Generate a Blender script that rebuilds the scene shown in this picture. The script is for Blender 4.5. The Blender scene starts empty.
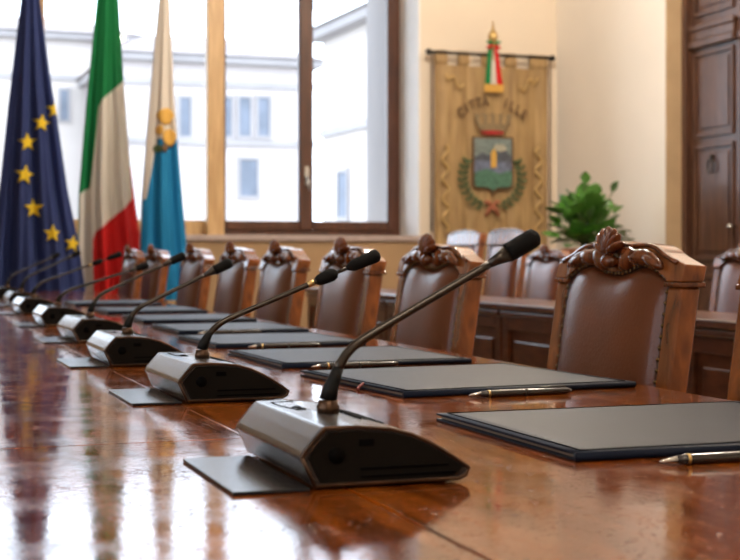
import bpy, bmesh, math, random
from mathutils import Vector, Matrix
random.seed(7)
SC = bpy.context.scene
COL = SC.collection
PI = math.pi

# ------------------------------------------------------------------ camera, sky, sun, exposure
F, HZ, CX = 1400.0, 254.0, 370.0
TH = math.atan(490 / 1400)
SN, CS = math.sin(TH), math.cos(TH)
CAMZ = 0.995
TZ = 0.76                                     # table top height

cam_d = bpy.data.cameras.new('camera')
cam = bpy.data.objects.new('camera', cam_d)
COL.objects.link(cam)
cam.location = (0, 0, CAMZ)
cam.rotation_euler = (PI / 2, 0, -TH)
cam_d.sensor_width = 36
cam_d.lens = F / 740 * 36
cam_d.shift_y = -(280 - HZ) / 740
cam_d.clip_start = 0.02
cam_d.clip_end = 500
cam_d.dof.use_dof = True
cam_d.dof.focus_distance = 2.05
cam_d.dof.aperture_fstop = 8.5
SC.camera = cam

world = bpy.data.worlds.new('sky')
SC.world = world
world.use_nodes = True
wn = world.node_tree.nodes['Background']
wn.inputs[0].default_value = (0.80, 0.89, 1.0, 1)
wn.inputs[1].default_value = 5.5

sun_d = bpy.data.lights.new('sun', 'SUN')
sun_d.energy = 0.8
sun_d.angle = 0.02
sun_d.color = (1, 0.95, 0.88)
sun = bpy.data.objects.new('sun', sun_d)
COL.objects.link(sun)
sun.rotation_euler = (math.radians(48), 0, math.radians(18))

SC.view_settings.view_transform = 'Standard'
SC.view_settings.look = 'None'
SC.view_settings.gamma = 1
SC.view_settings.use_curve_mapping = False
SC.view_settings.exposure = 0.0
try:
    SC.cycles.max_bounces = 8
    SC.cycles.sample_clamp_indirect = 6
    SC.cycles.caustics_reflective = False
    SC.cycles.caustics_refractive = False
except Exception:
    pass


def portal(loc, rot, sx, sy):
    d = bpy.data.lights.new('window_portal', 'AREA')
    d.shape = 'RECTANGLE'
    d.size, d.size_y = sx, sy
    d.cycles.is_portal = True
    o = bpy.data.objects.new('window_portal', d)
    COL.objects.link(o)
    o.location = loc
    o.rotation_euler = rot


def fill_light(loc, power, color, radius=0.18):  # unseen warm point light, added to fill the room
    d = bpy.data.lights.new('unseen_fill', 'POINT')
    d.energy = power
    d.color = color
    d.shadow_soft_size = radius
    o = bpy.data.objects.new('unseen_fill', d)
    COL.objects.link(o)
    o.location = loc


fill_light((2.9, 3.2, 3.9), 220, (1, 0.88, 0.74))
fill_light((3.3, 7.2, 3.9), 280, (1, 0.88, 0.74))  # added fill that brightens the right wall
fill_light((0.2, -1.0, 3.9), 120, (1, 0.88, 0.74))

# room extents
YW, XW, XL, YB, ZC = 10.4, 5.27, -4.6, -3.5, 4.5
SILL = 1.14
WTOP = 3.95


# where a picture column meets a vertical plane y = const (used only to read sizes off the photograph)
def ratio(px):
    r = (px - CX) / F
    return (SN + r * CS) / (CS - r * SN)


def xat(px, y):
    return ratio(px) * y


def zat(px, py, y):
    x = xat(px, y)
    Z = y * CS + x * SN
    return CAMZ + (HZ - py) * Z / F


# ------------------------------------------------------------------ materials
def new_mat(name):
    m = bpy.data.materials.new(name)
    m.use_nodes = True
    return m, m.node_tree, m.node_tree.nodes['Principled BSDF']


def mat(name, color, rough=0.5, metal=0.0, coat=0.0, spec=0.5, bump=0, bscale=60, var=0.0, vscale=6,
        sheen=0, ior=1.5):
    m, nt, b = new_mat(name)
    c = (*color, 1)
    b.inputs['Base Color'].default_value = c
    b.inputs['Roughness'].default_value = rough
    b.inputs['Metallic'].default_value = metal
    b.inputs['Coat Weight'].default_value = coat
    b.inputs['Coat Roughness'].default_value = 0.08
    b.inputs['Specular IOR Level'].default_value = spec
    b.inputs['Sheen Weight'].default_value = sheen
    b.inputs['IOR'].default_value = ior
    tc = nt.nodes.new('ShaderNodeTexCoord')
    n = nt.nodes.new('ShaderNodeTexNoise')
    n.inputs['Scale'].default_value = vscale
    n.inputs['Detail'].default_value = 5
    nt.links.new(tc.outputs['Object'], n.inputs['Vector'])
    r = nt.nodes.new('ShaderNodeValToRGB')
    v = var
    r.color_ramp.elements[0].position = 0.3
    r.color_ramp.elements[1].position = 0.7
    r.color_ramp.elements[0].color = tuple(x * (1 - v) for x in color) + (1,)
    r.color_ramp.elements[1].color = tuple(min(1, x * (1 + v)) for x in color) + (1,)
    nt.links.new(n.outputs['Fac'], r.inputs['Fac'])
    nt.links.new(r.outputs['Color'], b.inputs['Base Color'])
    if bump:
        n2 = nt.nodes.new('ShaderNodeTexNoise')
        n2.inputs['Scale'].default_value = bscale
        n2.inputs['Detail'].default_value = 3
        nt.links.new(tc.outputs['Object'], n2.inputs['Vector'])
        bp = nt.nodes.new('ShaderNodeBump')
        bp.inputs['Strength'].default_value = bump
        bp.inputs['Distance'].default_value = 0.002
        nt.links.new(n2.outputs['Fac'], bp.inputs['Height'])
        nt.links.new(bp.outputs['Normal'], b.inputs['Normal'])
    return m


def wood(name, dark, light, rough, scale=(1, 1, 8), nscale=6, coat=0.0, bump=0.15, bumpscale=None, rvar=0.0):
    m, nt, b = new_mat(name)
    tc = nt.nodes.new('ShaderNodeTexCoord')
    mp = nt.nodes.new('ShaderNodeMapping')
    mp.inputs['Scale'].default_value = scale
    nt.links.new(tc.outputs['Object'], mp.inputs['Vector'])
    n = nt.nodes.new('ShaderNodeTexNoise')
    n.inputs['Scale'].default_value = nscale
    n.inputs['Detail'].default_value = 8
    n.inputs['Distortion'].default_value = 0.8
    nt.links.new(mp.outputs['Vector'], n.inputs['Vector'])
    r = nt.nodes.new('ShaderNodeValToRGB')
    r.color_ramp.elements[0].position = 0.32
    r.color_ramp.elements[1].position = 0.68
    r.color_ramp.elements[0].color = (*dark, 1)
    r.color_ramp.elements[1].color = (*light, 1)
    nt.links.new(n.outputs['Fac'], r.inputs['Fac'])
    nt.links.new(r.outputs['Color'], b.inputs['Base Color'])
    b.inputs['Roughness'].default_value = rough
    b.inputs['Coat Weight'].default_value = coat
    b.inputs['Coat Roughness'].default_value = 0.06
    bp = nt.nodes.new('ShaderNodeBump')
    bp.inputs['Strength'].default_value = bump
    bp.inputs['Distance'].default_value = 0.002
    nt.links.new(n.outputs['Fac'], bp.inputs['Height'])
    nt.links.new(bp.outputs['Normal'], b.inputs['Normal'])
    return m


def table_wood():
    m, nt, b = new_mat('lacquered table wood')
    N, L = nt.nodes.new, nt.links.new
    tc = N('ShaderNodeTexCoord')
    mp = N('ShaderNodeMapping')
    mp.inputs['Scale'].default_value = (9, 1.2, 9)
    L(tc.outputs['Object'], mp.inputs['Vector'])
    n = N('ShaderNodeTexNoise')
    n.inputs['Scale'].default_value = 2.4
    n.inputs['Detail'].default_value = 9
    n.inputs['Distortion'].default_value = 1.2
    L(mp.outputs['Vector'], n.inputs['Vector'])
    r = N('ShaderNodeValToRGB')
    e = r.color_ramp.elements
    e[0].position, e[0].color = 0.25, (0.040, 0.008, 0.001, 1)
    e[1].position, e[1].color = 0.75, (0.30, 0.078, 0.006, 1)
    k = e.new(0.5)
    k.color = (0.15, 0.033, 0.0025, 1)
    L(n.outputs['Fac'], r.inputs['Fac'])
    L(r.outputs['Color'], b.inputs['Base Color'])
    # uneven lacquer: broad waves, orange peel and short scratches
    w1 = N('ShaderNodeTexNoise')
    w1.inputs['Scale'].default_value = 14
    w1.inputs['Detail'].default_value = 4
    L(tc.outputs['Object'], w1.inputs['Vector'])
    w2 = N('ShaderNodeTexNoise')
    w2.inputs['Scale'].default_value = 110
    w2.inputs['Detail'].default_value = 2
    L(tc.outputs['Object'], w2.inputs['Vector'])
    b1 = N('ShaderNodeBump')
    b1.inputs['Strength'].default_value = 0.22
    b1.inputs['Distance'].default_value = 0.0006
    L(w1.outputs['Fac'], b1.inputs['Height'])
    w3 = N('ShaderNodeTexNoise')
    w3.inputs['Scale'].default_value = 60
    w3.inputs['Detail'].default_value = 3
    w3.inputs['Distortion'].default_value = 2.5
    L(tc.outputs['Object'], w3.inputs['Vector'])
    r3 = N('ShaderNodeMapRange')
    r3.inputs['From Min'].default_value = 0.62
    r3.inputs['From Max'].default_value = 0.68
    L(w3.outputs['Fac'], r3.inputs['Value'])
    b3 = N('ShaderNodeBump')
    b3.inputs['Strength'].default_value = 0.45
    b3.inputs['Distance'].default_value = 0.0016
    L(r3.outputs['Result'], b3.inputs['Height'])
    L(b1.outputs['Normal'], b3.inputs['Normal'])
    b2 = N('ShaderNodeBump')
    b2.inputs['Strength'].default_value = 0.5
    b2.inputs['Distance'].default_value = 0.00016
    L(w2.outputs['Fac'], b2.inputs['Height'])
    L(b3.outputs['Normal'], b2.inputs['Normal'])
    L(b2.outputs['Normal'], b.inputs['Normal'])
    rr = N('ShaderNodeMapRange')
    rr.inputs['From Min'].default_value = 0.35
    rr.inputs['From Max'].default_value = 0.65
    rr.inputs['To Min'].default_value = 0.05
    rr.inputs['To Max'].default_value = 0.13
    L(w1.outputs['Fac'], rr.inputs['Value'])
    L(rr.outputs['Result'], b.inputs['Roughness'])
    b.inputs['IOR'].default_value = 1.40
    b.inputs['Coat Weight'].default_value = 0.0
    b.inputs['Coat Roughness'].default_value = 0.05
    return m


def glass_mat():
    m = bpy.data.materials.new('window glass')
    m.use_nodes = True
    nt = m.node_tree
    nt.nodes.clear()
    out = nt.nodes.new('ShaderNodeOutputMaterial')
    mx = nt.nodes.new('ShaderNodeMixShader')
    t = nt.nodes.new('ShaderNodeBsdfTransparent')
    t.inputs[0].default_value = (0.96, 0.98, 1, 1)
    g = nt.nodes.new('ShaderNodeBsdfGlossy')
    g.inputs['Roughness'].default_value = 0.02
    fr = nt.nodes.new('ShaderNodeFresnel')
    fr.inputs['IOR'].default_value = 1.15
    nt.links.new(fr.outputs[0], mx.inputs[0])
    nt.links.new(t.outputs[0], mx.inputs[1])
    nt.links.new(g.outputs[0], mx.inputs[2])
    nt.links.new(mx.outputs[0], out.inputs[0])
    return m


def cloth(name, color, trans=0.25, bump=0.3, rough=0.8):
    m, nt, b = new_mat(name)
    N, L = nt.nodes.new, nt.links.new
    b.inputs['Base Color'].default_value = (*color, 1)
    b.inputs['Roughness'].default_value = rough
    b.inputs['Specular IOR Level'].default_value = 0.2
    tc = N('ShaderNodeTexCoord')
    w = N('ShaderNodeTexNoise')
    w.inputs['Scale'].default_value = 120
    L(tc.outputs['Object'], w.inputs['Vector'])
    bp = N('ShaderNodeBump')
    bp.inputs['Strength'].default_value = bump
    bp.inputs['Distance'].default_value = 0.001
    L(w.outputs['Fac'], bp.inputs['Height'])
    L(bp.outputs['Normal'], b.inputs['Normal'])
    if trans:
        tr = N('ShaderNodeBsdfTranslucent')
        tr.inputs[0].default_value = (*color, 1)
        mx = N('ShaderNodeMixShader')
        mx.inputs[0].default_value = trans
        out = nt.nodes['Material Output']
        L(b.outputs[0], mx.inputs[1])
        L(tr.outputs[0], mx.inputs[2])
        L(mx.outputs[0], out.inputs[0])
    return m


M = dict(
    table=table_wood(),
    chair=wood('polished chair wood', (0.085, 0.021, 0.004), (0.27, 0.076, 0.014), 0.20, (3, 3, 1), 9, 0.3, 0.2),
    carve=wood('carved chair wood', (0.07, 0.018, 0.006), (0.20, 0.055, 0.014), 0.20, (3, 3, 2), 14, 0.4, 0.3),
    desk=wood('dark bench wood', (0.045, 0.015, 0.007), (0.13, 0.045, 0.018), 0.3, (1, 1, 4), 6, 0.15, 0.2),
    door=wood('old walnut door wood', (0.045, 0.018, 0.010), (0.10, 0.042, 0.022), 0.4, (4, 4, 0.7), 5, 0.1, 0.3),
    dframe=wood('dark window wood', (0.045, 0.014, 0.006), (0.10, 0.032, 0.012), 0.35, (5, 5, 0.6), 5, 0.1, 0.2),
    lframe=wood('light oak window wood', (0.50, 0.30, 0.13), (0.68, 0.45, 0.22), 0.45, (6, 6, 0.6), 5, 0.0, 0.2),
    leather=mat('brown leather', (0.115, 0.031, 0.010), 0.28, bump=0.35, bscale=160, var=0.25, vscale=4, spec=0.4),
    welt=mat('dark leather welt', (0.03, 0.015, 0.01), 0.4),
    nail=mat('brass nail', (0.16, 0.10, 0.045), 0.4, metal=1),
    wall=mat('cream plaster', (0.77, 0.66, 0.53), 0.9, bump=0.2, bscale=30, var=0.04, vscale=1.2),
    wallside=mat('pale plaster', (0.84, 0.78, 0.70), 0.9, bump=0.2, bscale=30, var=0.04, vscale=1.2),
    wallshade=mat('shaded wall ochre', (0.36, 0.23, 0.12), 0.8, bump=0.2, bscale=30, var=0.12, vscale=2),  # cream wall under the windows, its shade mixed into the colour
    reveal=mat('ochre door reveal paint', (0.50, 0.35, 0.20), 0.8, var=0.08),
    whiterev=mat('white reveal paint', (0.82, 0.80, 0.78), 0.8, var=0.03),
    ceil=mat('ceiling plaster', (0.8, 0.76, 0.68), 0.9, var=0.03),
    floor=wood('parquet floor', (0.10, 0.05, 0.025), (0.22, 0.11, 0.05), 0.35, (6, 1, 1), 5, 0, 0.2),
    sillm=mat('stone window sill', (0.42, 0.33, 0.30), 0.5, var=0.1, vscale=20),
    glass=glass_mat(),
    brass=mat('aged brass', (0.62, 0.44, 0.18), 0.3, metal=1, var=0.1),
    steel=mat('satin steel', (0.55, 0.53, 0.50), 0.25, metal=1),
    iron=mat('black iron', (0.03, 0.025, 0.02), 0.45, metal=0.6, var=0.2),
    unit=mat('gunmetal plastic', (0.024, 0.022, 0.024), 0.26, metal=0.25, bump=0.1, bscale=400, var=0.2, vscale=12, coat=0.3),
    unitside=mat('black plastic side', (0.006, 0.005, 0.004), 0.5, ior=1.2, bump=0.1, bscale=500, var=0.2),
    unittrim=mat('worn bronze trim', (0.075, 0.04, 0.022), 0.35, metal=0.7, var=0.4, vscale=30),
    hole=mat('black recess', (0.002, 0.002, 0.002), 0.8, spec=0.05),
    rubber=mat('black rubber', (0.006, 0.006, 0.006), 0.5, spec=0.2),
    stem=mat('black chrome stem', (0.055, 0.047, 0.04), 0.28, metal=0.8, var=0.15, vscale=40),
    foam=mat('black microphone foam', (0.004, 0.004, 0.004), 0.7, spec=0.15, bump=0.8, bscale=600),
    folder=mat('dark leather folder', (0.010, 0.014, 0.026), 0.46, ior=1.18, bump=0.25, bscale=500, var=0.2, vscale=8),
    paper=mat('brown paper edge', (0.25, 0.19, 0.14), 0.8, var=0.1, vscale=200),
    pen=mat('black pen lacquer', (0.02, 0.016, 0.014), 0.2, coat=0.5),
    card=mat('dark satin plate', (0.012, 0.014, 0.018), 0.25, ior=1.35, bump=0.05, bscale=300, var=0.1),
    ribbon=mat('dark red ribbon', (0.16, 0.02, 0.02), 0.6),
    white=mat('white paper', (0.80, 0.76, 0.76), 0.6, bump=0.4, bscale=60),
    terra=mat('terracotta', (0.45, 0.16, 0.06), 0.75, var=0.2, vscale=10),
    soil=mat('soil', (0.05, 0.03, 0.02), 0.95, bump=1, bscale=80),
    leaf=mat('green leaf', (0.07, 0.19, 0.028), 0.35, var=0.45, vscale=5),
    stalk=mat('leaf stalk', (0.09, 0.14, 0.03), 0.6),
    navy=cloth('navy flag cloth', (0.028, 0.043, 0.14), 0.15),
    star=cloth('yellow star cloth', (0.85, 0.62, 0.04), 0.25),
    green=cloth('green flag cloth', (0.012, 0.20, 0.062), 0.2),
    fwhite=cloth('white flag cloth', (0.72, 0.66, 0.58), 0.2),
    red=cloth('red flag cloth', (0.62, 0.018, 0.018), 0.2),
    azure=cloth('azure flag cloth', (0.015, 0.20, 0.42), 0.2),
    gold=cloth('gold embroidery', (0.62, 0.36, 0.08), 0.0, 0.8, 0.5),
    goldcloth=None,
    palegold=mat('faded gold thread', (0.50, 0.33, 0.12), 0.45),
    bannerink=mat('brown embroidery', (0.11, 0.055, 0.018), 0.7, var=0.3, vscale=80),
    crownm=mat('grey brown embroidery', (0.20, 0.14, 0.07), 0.6, var=0.4, vscale=80),
    laurel=mat('dark green embroidery', (0.045, 0.085, 0.028), 0.7, var=0.4, vscale=50),
    pinkbow=mat('faded red embroidery', (0.36, 0.12, 0.06), 0.7, var=0.3, vscale=50),
    facade=mat('pale palazzo plaster', (0.47, 0.42, 0.405), 0.9, var=0.06, vscale=0.3),
    facade2=mat('cream palazzo plaster', (0.49, 0.44, 0.41), 0.9, var=0.06, vscale=0.3),
    cornice=mat('grey stone cornice', (0.30, 0.28, 0.28), 0.9, var=0.1, vscale=0.5),
    shutter=mat('grey blue shutters', (0.14, 0.16, 0.20), 0.7, var=0.2, vscale=1),
    roof=mat('terracotta roof tiles', (0.26, 0.22, 0.21), 0.9, var=0.2, vscale=1),
    ground=mat('stone paving', (0.4, 0.385, 0.36), 0.9, var=0.1, vscale=0.2),
)


def banner_cloth():
    m, nt, b = new_mat('old gold banner cloth')
    N, L = nt.nodes.new, nt.links.new
    tc = N('ShaderNodeTexCoord')
    mp = N('ShaderNodeMapping')
    mp.inputs['Scale'].default_value = (9, 1, 1.2)
    L(tc.outputs['Object'], mp.inputs['Vector'])
    n = N('ShaderNodeTexNoise')
    n.inputs['Scale'].default_value = 2.2
    n.inputs['Detail'].default_value = 6
    L(mp.outputs['Vector'], n.inputs['Vector'])
    r = N('ShaderNodeValToRGB')
    e = r.color_ramp.elements
    e[0].position, e[0].color = 0.30, (0.23, 0.135, 0.05, 1)
    e[1].position, e[1].color = 0.72, (0.43, 0.28, 0.115, 1)
    L(n.outputs['Fac'], r.inputs['Fac'])
    L(r.outputs['Color'], b.inputs['Base Color'])
    b.inputs['Roughness'].default_value = 0.55
    b.inputs['Sheen Weight'].default_value = 0.3
    return m


M['goldcloth'] = banner_cloth()


# ------------------------------------------------------------------ mesh helpers
class MB:
    """collects shapes; build() links them as ONE mesh object"""

    def __init__(self):
        self.v, self.f, self.m, self.s = [], [], [], []

    def add(self, vs, fs, mi=0, smooth=False):
        b = len(self.v)
        self.v += [tuple(v) for v in vs]
        for f in fs:
            self.f.append([b + i for i in f])
            self.m.append(mi)
            self.s.append(smooth)
        return self

    def box(self, x0, x1, y0, y1, z0, z1, mi=0):
        return self.add([(x0, y0, z0), (x1, y0, z0), (x1, y1, z0), (x0, y1, z0), (x0, y0, z1), (x1, y0, z1), (x1, y1, z1), (x0, y1, z1)],
                        [(3, 2, 1, 0), (4, 5, 6, 7), (0, 1, 5, 4), (1, 2, 6, 5), (2, 3, 7, 6), (3, 0, 4, 7)], mi)

    def prism(self, poly, a0, a1, axis='y', mi=0, smooth=False):
        """poly: 2D points; extruded along axis from a0 to a1"""
        def P(p, a):
            if axis == 'y':
                return (p[0], a, p[1])
            if axis == 'x':
                return (a, p[0], p[1])
            return (p[0], p[1], a)
        n = len(poly)
        vs = [P(p, a0) for p in poly] + [P(p, a1) for p in poly]
        fs = [tuple(range(n)), tuple(range(2 * n - 1, n - 1, -1))]
        fs += [(i, i + n, (i + 1) % n + n, (i + 1) % n) for i in range(n)]
        return self.add(vs, fs, mi, smooth)

    def tube(self, pts, rad, n=12, mi=0, caps=True):
        pts = [Vector(p) for p in pts]
        rads = rad if isinstance(rad, (list, tuple)) else [rad] * len(pts)
        vs, fs = [], []
        up = Vector((0, 0, 1))
        t0 = (pts[1] - pts[0]).normalized()
        if abs(t0.dot(up)) > 0.95:
            up = Vector((0, 1, 0))
        u = t0.cross(up).normalized()
        for i, p in enumerate(pts):
            if i == 0:
                t = t0
            elif i == len(pts) - 1:
                t = (pts[-1] - pts[-2]).normalized()
            else:
                t = ((pts[i + 1] - p).normalized() + (p - pts[i - 1]).normalized()).normalized()
            u = (u - t * u.dot(t)).normalized()
            w = t.cross(u)
            for k in range(n):
                a = 2 * PI * k / n
                vs.append(p + (u * math.cos(a) + w * math.sin(a)) * rads[i])
        for i in range(len(pts) - 1):
            for k in range(n):
                a, b = i * n + k, i * n + (k + 1) % n
                fs.append((a, b, b + n, a + n))
        if caps:
            fs.append(tuple(range(n - 1, -1, -1)))
            m = (len(pts) - 1) * n
            fs.append(tuple(range(m, m + n)))
        return self.add(vs, fs, mi, True)

    def lathe(self, c, prof, n=20, mi=0, axis='z'):
        """prof: (radius, height) from bottom to top"""
        pts = []
        for r, h in prof:
            for k in range(n):
                a = 2 * PI * k / n
                p = (r * math.cos(a), r * math.sin(a), h)
                if axis == 'x':
                    p = (p[2], p[0], p[1])
                elif axis == 'y':
                    p = (p[1], p[2], p[0])
                pts.append((c[0] + p[0], c[1] + p[1], c[2] + p[2]))
        fs = []
        for i in range(len(prof) - 1):
            for k in range(n):
                a, b = i * n + k, i * n + (k + 1) % n
                fs.append((a, b, b + n, a + n))
        fs.append(tuple(range(n - 1, -1, -1)))
        m = (len(prof) - 1) * n
        fs.append(tuple(range(m, m + n)))
        return self.add(pts, fs, mi, True)

    def ball(self, c, r, n=8, mi=0, rot=None):
        rr = r if isinstance(r, (tuple, list)) else (r, r, r)
        vs, fs = [], []
        for i in range(n + 1):
            ph = PI * i / n
            for k in range(2 * n):
                a = PI * k / n
                p = Vector((rr[0] * math.sin(ph) * math.cos(a), rr[1] * math.sin(ph) * math.sin(a), rr[2] * math.cos(ph)))
                if rot is not None:
                    p = rot @ p
                vs.append((c[0] + p.x, c[1] + p.y, c[2] + p.z))
        for i in range(n):
            for k in range(2 * n):
                a, b = i * 2 * n + k, i * 2 * n + (k + 1) % (2 * n)
                fs.append((a, a + 2 * n, b + 2 * n, b))
        return self.add(vs, fs, mi, True)

    def grid(self, fn, nu, nv, mi=0, mfn=None, smooth=True):
        vs = [fn(i / nu, j / nv) for j in range(nv + 1) for i in range(nu + 1)]
        b = len(self.v)
        self.v += [tuple(v) for v in vs]
        for j in range(nv):
            for i in range(nu):
                a = b + j * (nu + 1) + i
                self.f.append([a, a + 1, a + nu + 2, a + nu + 1])
                self.m.append(mfn((i + .5) / nu, (j + .5) / nv) if mfn else mi)
                self.s.append(smooth)
        return self

    def build(self, name, mats, parent=None, bevel=0, seg=2, weld=False, angle=35):
        me = bpy.data.meshes.new(name)
        me.from_pydata(self.v, [], self.f)
        mats = mats if isinstance(mats, (list, tuple)) else [mats]
        for m in mats:
            me.materials.append(m)
        for p, mi, s in zip(me.polygons, self.m, self.s):
            p.material_index = mi
            p.use_smooth = s
        bm = bmesh.new()
        bm.from_mesh(me)
        if weld:
            bmesh.ops.remove_doubles(bm, verts=bm.verts, dist=1e-6)
        bmesh.ops.recalc_face_normals(bm, faces=bm.faces)
        if bevel:
            es = [e for e in bm.edges if len(e.link_faces) == 2 and e.calc_face_angle(0) > math.radians(angle)]
            bmesh.ops.bevel(bm, geom=es, offset=bevel, segments=seg, profile=0.5, affect='EDGES', clamp_overlap=True)
        bm.to_mesh(me)
        bm.free()
        o = bpy.data.objects.new(name, me)
        COL.objects.link(o)
        if parent:
            o.parent = parent
        return o


def tag(o, label=None, cat=None, group=None, kind=None):
    if label:
        o['label'] = label
    if cat:
        o['category'] = cat
    if group:
        o['group'] = group
    if kind:
        o['kind'] = kind
    return o


def empty(name, loc=(0, 0, 0), rz=0, label=None, cat=None, group=None):
    o = bpy.data.objects.new(name, None)
    COL.objects.link(o)
    o.location = loc
    o.rotation_euler = (0, 0, rz)
    o.empty_display_size = 0.1
    return tag(o, label, cat, group)


def children(o):
    return [c for c in list(COL.objects) if c.parent == o]


def copy_tree(o, parent=None):
    kids = children(o)
    c = o.copy()
    COL.objects.link(c)
    c.parent = parent
    for k in kids:
        copy_tree(k, c)
    return c


def text_mesh(s, size, mb, place, mi=0):
    cu = bpy.data.curves.new('letter', 'FONT')
    cu.body = s
    cu.size = size
    cu.align_x = 'CENTER'
    cu.extrude = 0.0
    cu.offset = 0.005
    ob = bpy.data.objects.new('letter', cu)
    COL.objects.link(ob)
    dg = bpy.context.evaluated_depsgraph_get()
    me = bpy.data.meshes.new_from_object(ob.evaluated_get(dg))
    vs = [place(v.co.x, v.co.y) for v in me.vertices]
    fs = [tuple(p.vertices) for p in me.polygons]
    mb.add(vs, fs, mi)
    bpy.data.objects.remove(ob)
    bpy.data.curves.remove(cu)
    bpy.data.meshes.remove(me)


# ------------------------------------------------------------------ the room
def struct(name, mb, m, parent=None, **k):
    o = mb.build(name, m, parent, **k)
    if parent is None:
        o['kind'] = 'structure'
    return o


struct('floor', MB().box(XL - .3, XW + .3, YB - .3, YW + 1.25, -0.1, 0), M['floor'])
struct('ceiling', MB().box(XL - .3, XW + .3, YB - .3, YW + 1.25, ZC, ZC + 0.15), M['ceil'])
struct('wall_back', MB().box(XL - .3, XW + .3, YB - .3, YB, 0, ZC), M['wall'])

# end wall with the window recesses
OX0, OX1 = -0.25, xat(420, YW)
WT = 1.25
w = MB()
w.box(OX1, XW + .3, YW, YW + WT, 0, ZC)
w.box(XL - .3, OX0, YW, YW + WT, 0, ZC)
w.box(OX0, OX1, YW, YW + WT, WTOP, ZC)
w.box(OX0, OX1, YW, YW + WT, 0, SILL - 0.04)
struct('wall_end', w, M['wall'])
struct('trim_1', MB().box(OX0, OX1 + 0.04, YW - 0.035, YW, SILL - 0.045, SILL), M['sillm'], bevel=0.006)
struct('trim_2', MB().box(XL, OX1 + 0.1, YW - 0.012, YW, 0, SILL - 0.05), M['wallshade'])  # wall strip below the sill, coloured darker to stand for shade
struct('trim_6', MB().box(OX1 - 0.02, OX1, YW + .50, YW + WT - .01, SILL, WTOP), M['cornice'])
struct('trim_3', MB().box(OX1 - 0.015, OX1, YW - 0.001, YW + 0.44, SILL, WTOP), M['whiterev'])
s = MB().box(OX0, OX1 - .016, YW, YW + 0.44, SILL - 0.04, SILL - 0.01)
struct('trim_4', s, M['sillm'])

# left wall with three tall windows
WY = [(-1.9, -0.1), (1.2, 2.6)]
w = MB()
ys = [YB] + [v for p in WY for v in p] + [YW]
for i in range(0, len(ys), 2):
    w.box(XL - .4, XL, ys[i], ys[i + 1], 0, ZC)
for a, b in WY:
    w.box(XL - .4, XL, a, b, 0, 1.0)
    w.box(XL - .4, XL, a, b, 3.9, ZC)
struct('wall_left', w, M['wall'])
for a, b in WY:
    portal((XL - .2, (a + b) / 2, 2.45), (0, -PI / 2, 0), 2.9, b - a)
portal(((OX0 + OX1) / 2, YW + .48, (SILL + WTOP) / 2), (-PI / 2, 0, 0), OX1 - OX0, WTOP - SILL)

# right wall with the door recess
DY0, DY1, DX = 7.35, 8.70, XW + 0.14
w = MB()
w.box(XW, XW + .45, DY1, YW, 0, ZC)
w.box(XW, XW + .45, YB, DY0, 0, ZC)
w.box(XW, XW + .45, DY0, DY1, 3.3, ZC)
struct('wall_right', w, M['wallside'])
struct('trim_5', MB().box(XW + .001, DX + .02, DY1 - 0.012, DY1, 0, 3.3), M['reveal'])
bb = MB().box(XW - 0.02, XW, DY1, YW, 0, 0.14).box(XW - 0.02, XW, YB, DY0, 0, 0.14)
struct('baseboard_right', bb, M['door'])

# door 1
d = empty('door_1', (DX, (DY0 + DY1) / 2, 0))
d['kind'] = 'structure'
hw = (DY1 - DY0) / 2 - .012
fr = MB()
fr.box(-.02, .12, hw - .05, hw, 0, 3.28).box(-.02, .12, -hw, -hw + .05, 0, 3.28).box(-.02, .12, -hw + .05, hw - .05, 3.2, 3.28)
fr.build('door_frame', M['door'], d, bevel=.008)
for s in (-1, 1):
    a0, a1 = (0.003, hw - .051) if s > 0 else (-hw + .051, -.003)
    lf = MB().box(0.03, .08, a0, a1, 0.005, 3.199).build('door_leaf', M['door'], d)
    b0, b1 = a0 + .07, a1 - .05
    for z0, z1 in ((.12, .86), (.95, 1.76), (1.81, 2.41), (2.66, 3.1)):
        p = MB()
        p.box(0.012, .03, b0, b1, z0, z0 + .03).box(0.012, .03, b0, b1, z1 - .03, z1)
        p.box(0.012, .03, b0, b0 + .03, z0 + .03, z1 - .03).box(0.012, .03, b1 - .03, b1, z0 + .03, z1 - .03)
        p.box(0.020, .03, b0 + .06, b1 - .06, z0 + .06, z1 - .06)
        p.build('door_panel', M['door'], lf, bevel=.006)
    p = MB().box(-.015, .03, a0 + .03, a1 - .02, 2.44, 2.49).box(0, .03, a0 + .04, a1 - .03, 2.49, 2.56).box(-.01, .03, a0 + .03, a1 - .02, 2.56, 2.60)
    p.build('door_moulding', M['door'], lf, bevel=.008)
    yk = (b0 + b1) / 2
    h = MB()
    h.tube([(-.002, yk + .035 * math.sin(t * PI / 6), 1.60 + .05 * math.cos(t * PI / 6)) for t in range(-5, 6)], .007, 8)
    h.ball((.008, yk, 1.665), (.012, .02, .022))
    h.build('door_knocker', M['iron'], lf)
    if s > 0:
        h = MB()
        h.ball((-.02, a0 + .05, 1.18), .022)
        h.tube([(0.032, a0 + .05, 1.18), (-.02, a0 + .05, 1.18)], .010)
        h.build('door_handle', M['steel'], lf)


# windows
YF = YW + 0.44      # plane of the window frames


def frame_rect(mb, x0, x1, z0, z1, wd, y0, y1, bottom=None):
    bt = bottom or wd
    mb.box(x0, x0 + wd, y0, y1, z0, z1)
    mb.box(x1 - wd, x1, y0, y1, z0, z1)
    mb.box(x0 + wd, x1 - wd, y0, y1, z0, z0 + bt)
    mb.box(x0 + wd, x1 - wd, y0, y1, z1 - wd, z1)


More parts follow.
